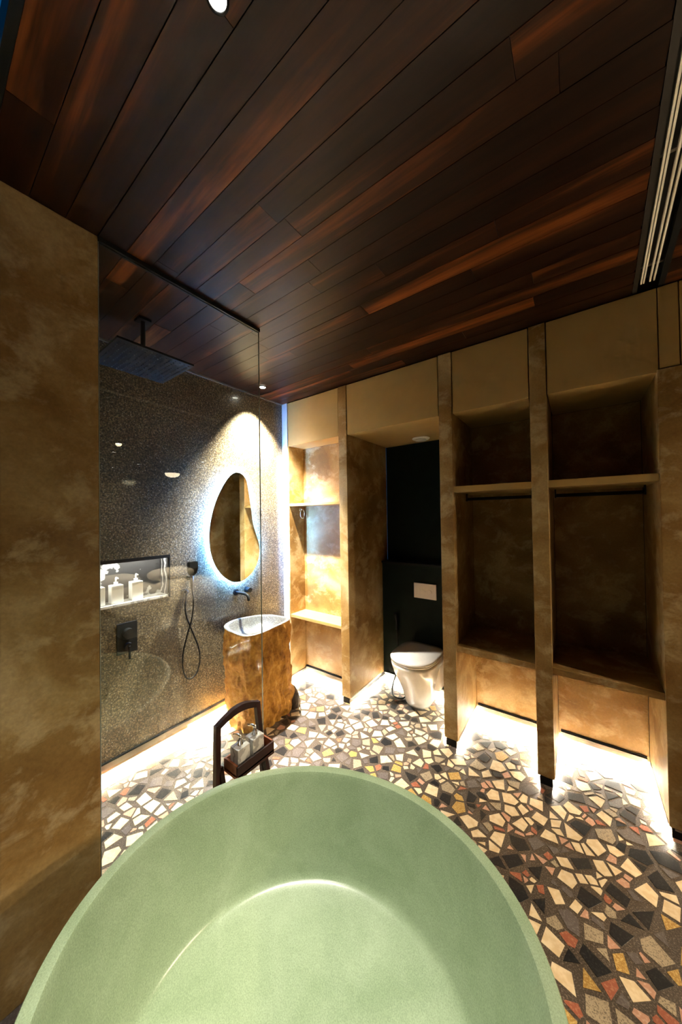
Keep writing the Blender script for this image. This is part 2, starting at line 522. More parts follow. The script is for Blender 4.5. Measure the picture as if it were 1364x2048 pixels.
def make_chips():
    rng = random.Random(11)
    x0, x1, y0, y1 = -2.33, 0.95, 0.02, 2.89
    G = 0.05
    grid = {}
    pts = []
    def near(x, y, rad):
        gx, gy = int(x / G), int(y / G)
        k = int(rad / G) + 1
        for i in range(gx - k, gx + k + 1):
            for j in range(gy - k, gy + k + 1):
                for q in grid.get((i, j), ()):
                    yield q
    def addp(x, y, r):
        grid.setdefault((int(x / G), int(y / G)), []).append(len(pts))
        pts.append((x, y, r))
    for r, tries in ((0.041, 9000), (0.030, 6000), (0.018, 9000), (0.011, 9000)):
        for _ in range(tries):
            x, y = rng.uniform(x0, x1), rng.uniform(y0, y1)
            rr = r * rng.uniform(0.9, 1.12)
            if all((pts[q][0] - x) ** 2 + (pts[q][1] - y) ** 2 > (0.93 * (pts[q][2] + rr)) ** 2 for q in near(x, y, 0.11)):
                addp(x, y, rr)
    out = []
    for i, (x, y, r) in enumerate(pts):
        if in_tub(x, y, 0.72):
            continue
        if not (x0 < x < x1 and y0 < y < y1):
            continue
        poly = [(x - .09, y - .09), (x + .09, y - .09), (x + .09, y + .09), (x - .09, y + .09)]
        for q in near(x, y, 0.16):
            if q == i:
                continue
            px, py, pr = pts[q]
            dx, dy = px - x, py - y
            d2 = dx * dx + dy * dy
            d = math.sqrt(d2)
            if d > 0.17:
                continue
            dist = (d2 + r * r - pr * pr) / (2 * d) - (rng.uniform(0.006, 0.0095) if r > 0.026 else 0.0042)
            nx, ny = dx / d, dy / d
            new = []
            for a in range(len(poly)):
                p, s = poly[a], poly[(a + 1) % len(poly)]
                fa = (p[0] - x) * nx + (p[1] - y) * ny - dist
                fb = (s[0] - x) * nx + (s[1] - y) * ny - dist
                if fa <= 0:
                    new.append(p)
                if fa * fb < 0:
                    t = fa / (fa - fb)
                    new.append((p[0] + t * (s[0] - p[0]), p[1] + t * (s[1] - p[1])))
            poly = new
            if len(poly) < 3:
                break
        if len(poly) < 3:
            continue
        keep = rng.choice((3, 4, 4, 4, 5)) if r > 0.026 else rng.choice((3, 4, 5, 6))
        while len(poly) > keep:
            best, bi = 9, 0
            for a in range(len(poly)):
                p, c, s = poly[a - 1], poly[a], poly[(a + 1) % len(poly)]
                ar = abs((c[0] - p[0]) * (s[1] - p[1]) - (s[0] - p[0]) * (c[1] - p[1]))
                if ar < best:
                    best, bi = ar, a
            poly.pop(bi)
        poly = [(max(XA + .01, px), min(2.895, py)) for px, py in poly]
        area = 0.5 * abs(sum(poly[a][0] * poly[(a + 1) % len(poly)][1] - poly[(a + 1) % len(poly)][0] * poly[a][1] for a in range(len(poly))))
        if area < 0.00008:
            continue
        if r > 0.026:
            kind = rng.choices(('cream', 'black', 'ochre', 'grey', 'beige'), (50, 25, 7, 9, 9))[0]
        elif r > 0.0155:
            kind = rng.choices(('cream', 'black', 'pink', 'grey', 'red', 'beige', 'ochre'), (26, 16, 20, 14, 9, 9, 6))[0]
        else:
            kind = rng.choices(('cream', 'pink', 'red', 'grey', 'beige'), (22, 34, 16, 18, 10))[0]
        # size in the picture (0 when the tub hides it)
        d = Vector((x, y, -CAM_H))
        z = d.dot(F_)
        vis = 0.0
        if z > 0.2:
            u, v = 682 + FPX * d.dot(R_) / z, 1024 - FPX * d.dot(U_) / z
            t = (0.56 - CAM_H) / -CAM_H
            if -20 < u < 1384 and v < 2070 and not in_tub(x * t, y * t, 0.97) and not (x < XG and (y / x) > -0.30):
                vis = area * FPX * FPX * CAM_H / (z * z * d.length)
                if y > YB and any(a - .02 < x < b + .02 for a, b in FIN):
                    vis = 0.0
        out.append((vis, poly, kind, (x, y)))
    out.sort(key=lambda c: -c[0])
    zt, zb_ = 0.0012, -0.004
    def prism(bm, poly, ox, oy):
        lo = [bm.verts.new((p[0] - ox, p[1] - oy, zb_)) for p in poly]
        cx = sum(p[0] for p in poly) / len(poly); cy = sum(p[1] for p in poly) / len(poly)
        hi = [bm.verts.new((p[0] + (cx - p[0]) * 0.012 - ox, p[1] + (cy - p[1]) * 0.012 - oy, zt)) for p in poly]
        n = len(poly)
        bm.faces.new(hi)
        for a in range(n):
            bm.faces.new((lo[a], lo[(a + 1) % n], hi[(a + 1) % n], hi[a]))
    for vis, poly, kind, (x, y) in out[:300]:
        bm = bmesh.new()
        prism(bm, poly, 0, 0)
        from_bm('stone_chip', bm, CHIP[kind], floor, loc=(x, y, 0))
    bm = bmesh.new()
    kinds = list(CHIP)
    for vis, poly, kind, c in out[300:]:
        n0 = len(bm.faces)
        prism(bm, poly, 0, 0)
        bm.faces.ensure_lookup_table()
        for f in bm.faces[n0:]:
            f.material_index = kinds.index(kind)
    bmesh.ops.recalc_face_normals(bm, faces=bm.faces)
    me = bpy.data.meshes.new('small_stone_chips')
    bm.to_mesh(me)
    bm.free()
    for k in kinds:
        me.materials.append(CHIP[k])
    o = link('small_stone_chips', me, None, floor)
    o['kind'] = 'stuff'
make_chips()

# ------------------------------------------------------------------ ceiling with planks
ceiling = struct(boxes('ceiling', [(XA - 0.1, XR, 0.145, YR, 2.79, 2.85), (-0.90, XR, YBK, 0.145, 2.712, 2.85), (XA - 0.1, -0.90, YBK, -0.30, 2.712, 2.85),
                 (XA - 0.1, XR, 0.145, 0.20, 2.712, 2.79), (0.52, XR, 0.20, YR, 2.712, 2.79), (XA - 0.1, 0.10, 0.20, 2.3, 2.712, 2.79), (XA - 0.1, 0.52, 2.22, 2.95, 2.712, 2.79)], M['ceil']),
                 'dark reddish hardwood plank ceiling')
rng = random.Random(5)
PW = 0.098
row = 0
y = 0.145
while y < YB - 0.005:
    yb = min(y + PW, YB)
    yc = 0.5 * (y + yb)
    x = XA
    end = SLOT(yc)
    first = True
    while x < end - 0.02:
        L = rng.uniform(0.75, 1.8) * (rng.uniform(0.35, 1.0) if first else 1.0)
        first = False
        xe = min(x + L, end)
        if end - xe < 0.18:
            xe = end
        zoff = rng.uniform(0, 0.0012)
        box('ceiling_plank', x + 0.0008, xe - 0.0008, y + 0.0011, yb - 0.0011, H + zoff, H + 0.0122, M['ceil'], ceiling, 0.0, (0.5 * (x + xe), yc, H))
        x = xe
    xs = end + SW
    if y > 1.0:
        box('ceiling_plank', xs, 0.75, y + 0.0011, yb - 0.0011, H + rng.uniform(0, 0.001), H + 0.0122, M['ceil'], ceiling, 0.0, (0.6, yc, H))
    y += PW
    row += 1
struct(box('trim_1', XA, -0.90, 0.125, 0.145, H - 0.004, H + 0.09, M['black']), 'black metal edge of the plank ceiling by the rooflight')
rl = struct(box('window_1', XA, -0.90, -0.30, 0.125, 2.86, 2.868, M['glass']), 'narrow rooflight pane with blue dusk behind it')

# ------------------------------------------------------------------ walls
NY0, NY1, NZ0, NZ1 = 0.50, 1.097, 1.035, 1.322        # shower niche opening
wl = struct(boxes('wall_left', [(XA - 0.14, XA, 0.0, NY0, ZL + 0.012, H), (XA - 0.14, XA, NY1, YT + 0.05, ZL + 0.012, H),
                                (XA - 0.14, XA, NY0, NY1, ZL + 0.012, NZ0), (XA - 0.14, XA, NY0, NY1, NZ1, H), (XA - 0.14, XA - 0.12, NY0, NY1, NZ0, NZ1),
                                (XA - 0.14, XA - 0.03, 0.0, YT + 0.05, 0.0, ZL + 0.012)], M['terrazzo_wall']), 'polished charcoal terrazzo shower wall with lit niche')
box('niche_back', XA - 0.119, XA - 0.112, NY0, NY1, NZ0, NZ1, M['niche_marble'], wl)
box('niche_side', XA - 0.112, XA - 0.002, NY1 - 0.010, NY1 - 0.0005, NZ0, NZ1, M['niche_marble'], wl)
box('niche_sill', XA - 0.112, XA + 0.004, NY0, NY1 - 0.010, NZ0, NZ0 + 0.014, M['white_marble'], wl)
box('niche_frame', XA - 0.01, XA + 0.006, NY0, NY1 + 0.006, NZ1 - 0.014, NZ1 + 0.008, M['black'], wl)
box('niche_frame', XA - 0.01, XA + 0.006, NY1 - 0.002, NY1 + 0.006, NZ0 - 0.004, NZ1 - 0.014, M['black'], wl)
box('niche_light', XA - 0.030, XA - 0.016, NY0 + 0.02, NY1 - 0.03, NZ1 - 0.010, NZ1 - 0.002, M['niche_led'], wl)
struct(box('trim_2', XA - 0.002, XA + 0.010, 0.2, YB, H - 0.012, H - 0.0002, M['aluminium']), 'thin metal bead between terrazzo wall and ceiling')
base = struct(box('baseboard_left', XA - 0.026, XA + 0.012, 0.2, 1.98, 0.066, 0.098, M['bronze']), 'grey metal channel along the foot of the terrazzo wall')
box('black_line', XA - 0.002, XA + 0.010, 0.2, 1.98, 0.0981, 0.108, M['black'], base)  # black metal strip along the top of the channel
box('lower_lip', XA + 0.0005, XA + 0.006, 0.2, 1.22, 0.046, 0.0658, plain('brown_metal_lip', (0.10, 0.065, 0.035), 0.5), base)
box('led_strip', XA - 0.020, XA - 0.004, 0.22, 1.98, 0.0590, 0.0600, M['led_wall'], base)

pier = struct(box('wall_pier', XA, XG + 0.005, 0.172, 0.440, 0.0, H, M['plaster'], None, 0.004), 'golden brown trowelled plaster pier')
struct(box('wall_rear_left', XA - 0.14, XA, YBK, 0.0, 0.0, H + 0.1, M['plaster']), 'plain plaster wall behind the pier')
struct(box('wall_behind', XA - 0.14, XR, YBK - 0.1, YBK, 0.0, H + 0.1, M['room_wall']), 'plaster wall behind the viewpoint')
struct(box('wall_far_right', XR, XR + 0.1, YBK, YR, 0.0, H + 0.1, M['room_wall']), 'plaster wall across the bedroom')
struct(box('wall_far_back', 0.5, XR, YR, YR + 0.1, 0.0, H + 0.1, M['room_wall']), 'plaster wall at the head of the bedroom')
struct(box('wall_bedroom_side', 0.46, 0.56, YW + 0.06, YR, 0.0, H + 0.1, M['room_wall']), 'plaster wall at the back of the wardrobes')
wb = struct(boxes('wall_back', [(XA, -1.66, Y1 + 0.022, Y1 + 0.08, 0.0, H), (-0.70, 0.46, YW + 0.022, YW + 0.10, 0, H)], M['black_soft']), 'dark carcass wall behind the shelves and wardrobes')
wt = struct(box('wall_toilet', FIN[0][1] + 0.0, FIN[1][0], YT, YT + 0.06, 0.0, H, M['green']), 'dark green wall of the toilet niche')

# ------------------------------------------------------------------ joinery: fins
fin_labels = ['plastered upright panel between the lit shelves and the toilet', 'plastered upright panel between the toilet and the wardrobes',
              'plastered upright panel between the two wardrobe bays', 'wide plastered upright panel at the right end of the wardrobes']
fin_back = [YT, YT, YW, YW]
for i, (xa, xb) in enumerate(FIN):
    yb = fin_back[i]
    top = H - 0.002 if i < 3 else ZB + 0.012
    t = thing('partition_panel', fin_labels[i], 'partition', (0.5 * (xa + xb), YB, 0), 'plastered upright panels of the joinery wall')
    box('panel', xa, xb, YB, yb, ZL, top, M['plaster'], t, 0.003)
    box('plinth', xa + 0.016, xb - 0.016, YB + 0.012, yb, 0.0, ZL, M['black'], t, 0.001)
    box('foot_cap', xa + 0.010, xb - 0.010, YB + 0.004, YB + 0.014, 0.0, ZL - 0.006, M['black'], t, 0.001)
    for s, xs in ((-1, xa), (1, xb)):
        a, b = (xs, xs + 0.014) if s < 0 else (xs - 0.014, xs)
        ys = Y1 if (i == 0 and s < 0) else yb
        ch = box('edge_trim', xs - 0.002 if s < 0 else xs, xs if s < 0 else xs + 0.002, YB + 0.02, min(ys, YW + 0.04) - 0.022, ZL + 0.0005, ZL + 0.012, M['bronze'], t)
        if True:
            ch = box('led_profile', a, b, YB + 0.03, min(ys, YW + 0.04) - 0.01, ZL - 0.009, ZL - 0.0005, M['aluminium'], t)
            box('led_strip', a + 0.002, b - 0.002, YB + 0.035, min(ys, YW + 0.04) - 0.015, ZL - 0.0102, ZL - 0.0095, M['led'], ch)
    if i == 3:
        ch = box('led_profile', xa + 0.02, xb, YB + 0.0, YB + 0.003, ZL - 0.009, ZL - 0.0005, M['aluminium'], t)

# bulkhead panels
bulk = [(-2.258, -1.645, Y1, 'tan bulkhead panel above the lit shelves'), (-1.550, -0.767, YT, 'tan bulkhead panel above the toilet'),
        (-0.667, -0.217, YW, 'tan bulkhead panel above the narrower wardrobe bay'), (-0.123, 0.341, YW, 'tan bulkhead panel above the wider wardrobe bay'),
        (0.345, 0.416, YW, 'narrow tan bulkhead panel above the wide end upright'), (0.420, 0.500, YW, 'sliver of tan bulkhead panel at the right edge')]
for xa, xb, yb, lab in bulk:
    z0 = ZB if xa < 0.342 else ZB + 0.016
    tag(box('bulkhead_panel', xa, xb, YB + 0.004, yb - 0.001, z0, H - 0.004, M['laminate'], None, 0.002, (0.5 * (xa + xb), YB, z0)), lab, 'bulkhead', 'tan bulkhead panels under the ceiling')

# white end strip beside the terrazzo wall
tag(box('end_panel', XA + 0.001, -2.262, YB - 0.004, Y1, ZL, H - 0.002, M['white_panel'], None, 0.002, (-2.3, YB, ZL)), 'tall narrow white end panel in the corner beside the terrazzo wall', 'panel')
sp = thing('side_panel', 'golden plaster side panel at the left of the lit shelves', 'panel', (-2.256, 2.3, 0))
box('panel', -2.2615, -2.250, YB + 0.002, Y1, ZL, ZB - 0.001, M['plaster'], sp)
ch = box('led_profile', -2.2615, -2.244, YB + 0.01, Y1, ZL - 0.012, ZL - 0.0005, M['bronze'], sp)
box('led_strip', -2.259, -2.247, YB + 0.015, Y1 - 0.01, ZL - 0.0129, ZL - 0.0122, M['led'], ch)

# back panels with LED profile along the foot
for xa, xb, yy, lab in [(-2.2495, -1.642, Y1, 'pale golden plaster back of the lit shelves'), (-0.670, -0.214, YW, 'plaster back of the narrower wardrobe bay'),
                        (-0.126, 0.333, YW, 'plaster back of the wider wardrobe bay')]:
    t = thing('back_panel', lab, 'panel', (0.5 * (xa + xb), yy, 0), 'plaster back panels of the joinery')
    box('panel', xa, xb, yy, yy + 0.02, ZL, ZB - 0.001, M['plaster'], t)
    ch = box('led_profile', xa + 0.012, xb - 0.012, yy - 0.020, yy - 0.0005, ZL - 0.012, ZL + 0.022, M['bronze'], t, 0.001)
    box('gap_shade_strip', xa + 0.012, xb - 0.012, yy - 0.010, yy - 0.0006, ZL + 0.0221, ZL + 0.030, M['black'], t)  # solid black strip, its colour stands for the shade of a gap
    box('led_strip', xa + 0.016, xb - 0.016, yy - 0.017, yy - 0.004, ZL - 0.0129, ZL - 0.0122, M['led_back' if yy == YW else 'led'], ch)

# shelves
sh_m = M['laminate']
for xa, xb, y0, y1, z0, z1, lab in [
        (-2.2495, -1.6405, YB + 0.004, Y1 - 0.001, 1.688, 1.712, 'upper shelf board in the lit bay beside the mirror wall'),
        (-2.2495, -1.6405, YB + 0.004, Y1 - 0.001, 0.612, 0.640, 'lower shelf board in the lit bay, level with the basin'),
        (-0.6715, -0.2125, YB + 0.006, YW - 0.001, 1.735, 1.775, 'shelf board above the rail in the narrower wardrobe bay'),
        (-0.1275, 0.3345, YB + 0.006, YW - 0.001, 1.735, 1.775, 'shelf board above the rail in the wider wardrobe bay')]:
    tag(box('shelf', xa, xb, y0, y1, z0, z1, sh_m, None, 0.002, (0.5 * (xa + xb), y0, z0)), lab, 'shelf', 'shelf boards of the joinery')
for xa, xb, lab in [(-0.6715, -0.2125, 'low bench board of the narrower wardrobe bay'), (-0.1275, 0.3345, 'low bench board of the wider wardrobe bay')]:
    tag(box('bench', xa, xb, YB + 0.006, YW - 0.001, 0.655, 0.692, M['plaster'], None, 0.002, (0.5 * (xa + xb), YB, 0.655)), lab, 'bench', 'low bench boards in the wardrobe bays')

# hanging rails
for xa, xb, lab in [(-0.665, -0.218, 'black hanging rail in the narrower wardrobe bay'), (-0.121, 0.328, 'black hanging rail in the wider wardrobe bay')]:
    t = thing('hanging_rail', lab, 'clothes rail', (0.5 * (xa + xb), 2.45, 1.735), 'black hanging rails')
    bm = bmesh.new()
    tube(bm, [(xa + 0.012, 2.45, 1.695), (xb - 0.012, 2.45, 1.695)], 0.011, 12)
    from_bm('rail', bm, M['black'], t, True)
    for x in (xa + 0.012, xb - 0.020):
        box('bracket', x, x + 0.008, 2.437, 2.463, 1.680, 1.7345, M['black'], t, 0.001)

# ------------------------------------------------------------------ toilet niche
t = thing('cistern_box', 'boxed-in dark green cistern wall behind the toilet', 'cistern', (-1.16, 2.84, 0))
box('casing', FIN[0][1] + 0.001, FIN[1][0] - 0.001, 2.78, YT - 0.001, ZL, 1.118, M['green'], t, 0.002)
box('ledge', FIN[0][1] + 0.001, FIN[1][0] - 0.001, 2.765, YT - 0.001, 1.1185, 1.138, M['black'], t, 0.002)
ch = box('led_profile', FIN[0][1] + 0.02, FIN[1][0] - 0.02, 2.762, 2.7795, ZL - 0.010, ZL + 0.008, M['aluminium'], t, 0.001)
box('led_strip', FIN[0][1] + 0.03, FIN[1][0] - 0.03, 2.764, 2.777, ZL - 0.0109, ZL - 0.0102, M['led'], ch)

t = thing('flush_plate', 'pale dual flush plate on the dark green wall', 'flush plate', (-1.105, 2.78, 0.89))
box('plate', -1.220, -1.010, 2.768, 2.7797, 0.825, 0.962, M['flush'], t, 0.003)
bm = bmesh.new()
lathe_pts = [(0.0, 0), (1, 0)]
def ybutton(bm, cx, cz, rx, rz, y0, y1, seg=28):
    loft(bm, [[(cx + rx * math.cos(2 * math.pi * k / seg), yy, cz + rz * math.sin(2 * math.pi * k / seg)) for k in range(seg)] for yy in (y0, y1)])
ybutton(bm, -1.150, 0.888, 0.042, 0.020, 2.7685, 2.7635)
from_bm('button', bm, M['flush'], t)
bm = bmesh.new()
ybutton(bm, -1.075, 0.888, 0.026, 0.020, 2.7685, 2.7635)
from_bm('button', bm, M['flush'], t)

def dring(cx, yf, yb, hw, z, n=48, sq=2.3):
    """D outline: rounded front at yf (towards the viewer), straight back at yb."""
    pts = []
    ym = yf + hw * 1.12
    for k in range(n):
        a = 2 * math.pi * k / n
        c, s = math.cos(a), math.sin(a)
        if s < 0:
            pts.append((cx + hw * math.copysign(abs(c) ** (2 / sq), c), ym - (ym - yf) * abs(s) ** (2 / sq), z))
        else:
            e = 5.0
            pts.append((cx + hw * math.copysign(abs(c) ** (2 / e), c), ym + (yb - ym) * abs(s) ** (2 / e), z))
    return pts
TX = -1.105
t = thing('toilet', 'white ceramic toilet with closed lid in the green niche', 'toilet', (TX, 2.55, 0))
bm = bmesh.new()
loft(bm, [dring(TX, 2.47, 2.74, 0.105, 0.0), dring(TX, 2.46, 2.74, 0.112, 0.02), dring(TX, 2.435, 2.74, 0.122, 0.10), dring(TX, 2.385, 2.76, 0.143, 0.20),
          dring(TX, 2.325, 2.775, 0.168, 0.30), dring(TX, 2.300, 2.779, 0.180, 0.36), dring(TX, 2.297, 2.779, 0.182, 0.385), dring(TX, 2.305, 2.779, 0.176, 0.39)])
from_bm('bowl', bm, M['ceramic'], t, True)
bm = bmesh.new()
bm_box(bm, TX - 0.172, TX + 0.172, 2.60, 2.779, 0.115, 0.375, 0.02)
from_bm('rear_body', bm, M['ceramic'], t, True)
bm = bmesh.new()
loft(bm, [dring(TX, 2.300, 2.745, 0.178, 0.3915), dring(TX, 2.295, 2.745, 0.183, 0.395), dring(TX, 2.295, 2.745, 0.183, 0.404), dring(TX, 2.300, 2.745, 0.179, 0.406)])
from_bm('seat', bm, M['ceramic'], t, True)
bm = bmesh.new()
loft(bm, [dring(TX, 2.298, 2.75, 0.181, 0.4085), dring(TX, 2.290, 2.752, 0.187, 0.412), dring(TX, 2.290, 2.752, 0.187, 0.424), dring(TX, 2.302, 2.745, 0.178, 0.432), dring(TX, 2.36, 2.70, 0.120, 0.435)])
lid = from_bm('lid', bm, M['ceramic'], t, True)
for x in (TX - 0.08, TX + 0.08):
    bm = bmesh.new()
    tube(bm, [(x - 0.02, 2.762, 0.408), (x + 0.02, 2.762, 0.408)], 0.010, 10)
    from_bm('hinge', bm, M['chrome'], t, True)

t = thing('bidet_sprayer', 'black bidet sprayer with hose hanging left of the toilet', 'bidet sprayer', (-1.39, 2.76, 0.6))
bm = bmesh.new()
tube(bm, [(-1.395, 2.778, 0.60), (-1.395, 2.745, 0.60)], 0.014, 12)
from_bm('holder', bm, M['black'], t, True)
bm = bmesh.new()
tube(bm, [(-1.395, 2.728, 0.66), (-1.394, 2.738, 0.63), (-1.39, 2.745, 0.58), (-1.388, 2.745, 0.50)], [0.017, 0.015, 0.011, 0.010], 12)
from_bm('spray_head', bm, M['black'], t, True)
bm = bmesh.new()
tube(bm, catmull([(-1.388, 2.745, 0.50), (-1.375, 2.74, 0.32), (-1.365, 2.70, 0.16), (-1.37, 2.62, 0.06), (-1.345, 2.55, 0.010), (-1.29, 2.505, 0.009),
                  (-1.23, 2.53, 0.009), (-1.235, 2.62, 0.02), (-1.31, 2.70, 0.06), (-1.36, 2.76, 0.10)], 8, False), 0.0065, 8)
from_bm('hose', bm, M['black'], t, True)
bm = bmesh.new()
tube(bm, [(-1.36, 2.779, 0.10), (-1.36, 2.75, 0.10)], 0.013, 10)
from_bm('valve', bm, M['chrome'], t, True)

t = thing('exhaust_vent', 'round white extractor vent in the soffit above the toilet', 'vent', (-1.115, 2.74, ZB))
bm = bmesh.new()
lathe(bm, -1.115, 2.74, [(0.078, ZB - 0.0003), (0.078, ZB - 0.004), (0.066, ZB - 0.012), (0.060, ZB - 0.012)], 36)
from_bm('rim', bm, M['white_panel'], t, True)
bm = bmesh.new()
lathe(bm, -1.115, 2.74, [(0.048, ZB - 0.0125), (0.050, ZB - 0.020), (0.02, ZB - 0.026), (0.004, ZB - 0.027)], 36)
from_bm('disc', bm, M['white_panel'], t, True)

# towel ring on the side panel of the lit bay
t = thing('towel_ring', 'small chrome ring hook hanging under the upper lit shelf', 'hook', (-2.25, 2.345, 1.66))
box('wall_plate', -2.2498, -2.240, 2.332, 2.358, 1.640, 1.672, M['chrome'], t, 0.002)
bm = bmesh.new()
tube(bm, [(-2.2405, 2.345, 1.655), (-2.215, 2.345, 1.652)], 0.006, 8)
from_bm('arm', bm, M['chrome'], t, True)
bm = bmesh.new()
ring = [(-2.212, 2.345 + 0.030 * math.sin(a), 1.610 - 0.042 * math.cos(a)) for a in [2 * math.pi * k / 32 for k in range(33)]]
tube(bm, ring, 0.0035, 8, False)
from_bm('ring', bm, M['chrome'], t, True)

# ------------------------------------------------------------------ glass screen
t = thing('shower_screen', 'frameless clear glass shower screen fixed to the plaster pier', 'glass screen', (XG, 0.84, 0))
box('pane', XG - 0.005, XG + 0.003, 0.4405, 1.232, 0.004, H - 0.018, M['glass'], t)
box('ceiling_channel', XG - 0.014, XG + 0.012, 0.4405, 1.234, H - 0.018, H - 0.0005, M['black'], t)
box('polished_edge', XG - 0.005, XG + 0.003, 1.2321, 1.2341, 0.004, H - 0.018, M['glass_edge'], t)
box('floor_channel', XG - 0.009, XG + 0.007, 0.4405, 1.2341, 0.0013, 0.012, M['bronze'], t)
box('wall_seal', XG - 0.006, XG + 0.0045, 0.4401, 0.4425, 0.012, H - 0.018, M['glass_edge'], t)

# ------------------------------------------------------------------ shower fittings
t = thing('rain_shower', 'large square black rain shower head hung from the ceiling', 'shower head', (-1.93, 0.775, 2.45))
sx, sy, hs, zs = -1.93, 0.775, 0.19, 2.45
box('plate', sx - hs, sx + hs, sy - hs, sy + hs, zs, zs + 0.012, M['black'], t, 0.003)
bm = bmesh.new()
for j in range(15):
    for k in range(15):
        px, py = sx - 0.168 + 0.024 * j, sy - 0.168 + 0.024 * k
        rr = [[(px + q * math.cos(a), py + q * math.sin(a), z) for a in [math.pi / 3 * i for i in range(6)]] for q, z in ((0.0038, zs - 0.0002), (0.0026, zs - 0.004))]
        loft(bm, rr)
nz = from_bm('nozzles', bm, plain('grey_rubber_nozzles', (0.035, 0.042, 0.050), 0.6), t)
nz['kind'] = 'stuff'
bm = bmesh.new()
tube(bm, [(sx, sy, zs + 0.012), (sx, sy, zs + 0.03), (sx, sy, zs + 0.031), (sx, sy, H - 0.014)], [0.028, 0.024, 0.012, 0.012], 16)
from_bm('arm', bm, M['black'], t, True)
box('ceiling_plate', sx - 0.032, sx + 0.032, sy - 0.032, sy + 0.032, H - 0.014, H - 0.0005, M['black'], t, 0.002)

t = thing('hand_shower', 'black hand shower on its wall bracket with a looping hose', 'hand shower', (XA, 1.235, 1.06))
bm = bmesh.new()
loft(bm, [[(XA + x, 1.235 + yy * w, z + dz) for yy, dz in ((-1, 0.0), (1, 0.0), (1, 0.0), (-1, 0.0))] for x, w, z in ()] or
     [[(XA + 0.046, 1.201, 1.262), (XA + 0.046, 1.269, 1.262), (XA + 0.078, 1.269, 1.268), (XA + 0.078, 1.201, 1.268)],
      [(XA + 0.046, 1.199, 1.215), (XA + 0.046, 1.271, 1.215), (XA + 0.080, 1.271, 1.215), (XA + 0.080, 1.199, 1.215)],
      [(XA + 0.042, 1.208, 1.185), (XA + 0.042, 1.262, 1.185), (XA + 0.074, 1.262, 1.180), (XA + 0.074, 1.208, 1.180)],
      [(XA + 0.040, 1.224, 1.160), (XA + 0.040, 1.248, 1.160), (XA + 0.062, 1.248, 1.160), (XA + 0.062, 1.224, 1.160)]])
bmesh.ops.bevel(bm, geom=bm.edges[:], offset=0.003, segments=2, affect='EDGES')
from_bm('spray_head', bm, M['black'], t)
bm = bmesh.new()
tube(bm, [(XA + 0.051, 1.236, 1.165), (XA + 0.047, 1.238, 1.12), (XA + 0.043, 1.240, 1.065)], [0.012, 0.011, 0.010], 12)
from_bm('handle', bm, M['black'], t, True)
box('bracket', XA + 0.0003, XA + 0.036, 1.222, 1.254, 1.128, 1.158, M['black'], t, 0.003)
bm = bmesh.new()
tube(bm, catmull([(XA + 0.043, 1.240, 1.068), (XA + 0.042, 1.252, 0.96), (XA + 0.036, 1.240, 0.84), (XA + 0.030, 1.205, 0.72), (XA + 0.026, 1.178, 0.60), (XA + 0.024, 1.178, 0.50),
                  (XA + 0.024, 1.200, 0.425), (XA + 0.024, 1.242, 0.402), (XA + 0.024, 1.288, 0.435), (XA + 0.024, 1.308, 0.52), (XA + 0.024, 1.295, 0.62),
                  (XA + 0.022, 1.245, 0.76), (XA + 0.020, 1.208, 0.87), (XA + 0.020, 1.200, 0.95), (XA + 0.020, 1.210, 1.03)], 8, False), 0.0058, 8)
from_bm('hose', bm, M['black'], t, True)
bm = bmesh.new()
tube(bm, [(XA + 0.0005, 1.211, 1.045), (XA + 0.030, 1.211, 1.045)], 0.014, 14)
from_bm('outlet', bm, M['black'], t, True)

t = thing('shower_mixer', 'square black shower mixer plate under the niche', 'shower control', (XA, 0.83, 0.83))
box('plate', XA + 0.0003, XA + 0.012, 0.772, 0.888, 0.730, 0.925, M['black'], t, 0.003)
bm = bmesh.new()
loft(bm, [[(x, 0.83 + 0.030 * math.cos(2 * math.pi * k / 28), 0.86 + 0.030 * math.sin(2 * math.pi * k / 28)) for k in range(28)] for x in (XA + 0.0122, XA + 0.048)])
from_bm('knob', bm, M['black'], t)
bm = bmesh.new()
loft(bm, [[(x, 0.83 + 0.024 * math.cos(2 * math.pi * k / 28), 0.775 + 0.024 * math.sin(2 * math.pi * k / 28)) for k in range(28)] for x in (XA + 0.0122, XA + 0.042)])
kb = from_bm('knob', bm, M['black'], t)
box('lever', XA + 0.042, XA + 0.050, 0.824, 0.836, 0.700, 0.782, M['black'], t, 0.002)

# bottles in the niche
for k, (yy, hh, lab) in enumerate([(0.690, 0.115, 'white square bottle in the shower niche, next to the pier'), (0.790, 0.115, 'white square pump bottle in the middle of the shower niche'),
                                  (0.905, 0.120, 'white square pump bottle at the open end of the shower niche')]):
    z0 = NZ0 + 0.0142
    xc = XA - 0.055
    t = thing('pump_bottle', lab, 'bottle', (xc, yy, z0), 'white bottles in the shower niche')
    box('body', xc - 0.03, xc + 0.03, yy - 0.034, yy + 0.034, z0, z0 + hh, M['bottle'], t, 0.005)
    bm = bmesh.new()
    tube(bm, [(xc, yy, z0 + hh), (xc, yy, z0 + hh + 0.018)], 0.012, 12)
    from_bm('collar', bm, M['bottle'], t, True)
    bm = bmesh.new()
    tube(bm, [(xc, yy, z0 + hh + 0.018), (xc, yy, z0 + hh + 0.042), (xc + 0.004, yy, z0 + hh + 0.046), (xc + 0.034, yy, z0 + hh + 0.044)], 0.005, 10)
    from_bm('pump', bm, M['bottle'], t, True)

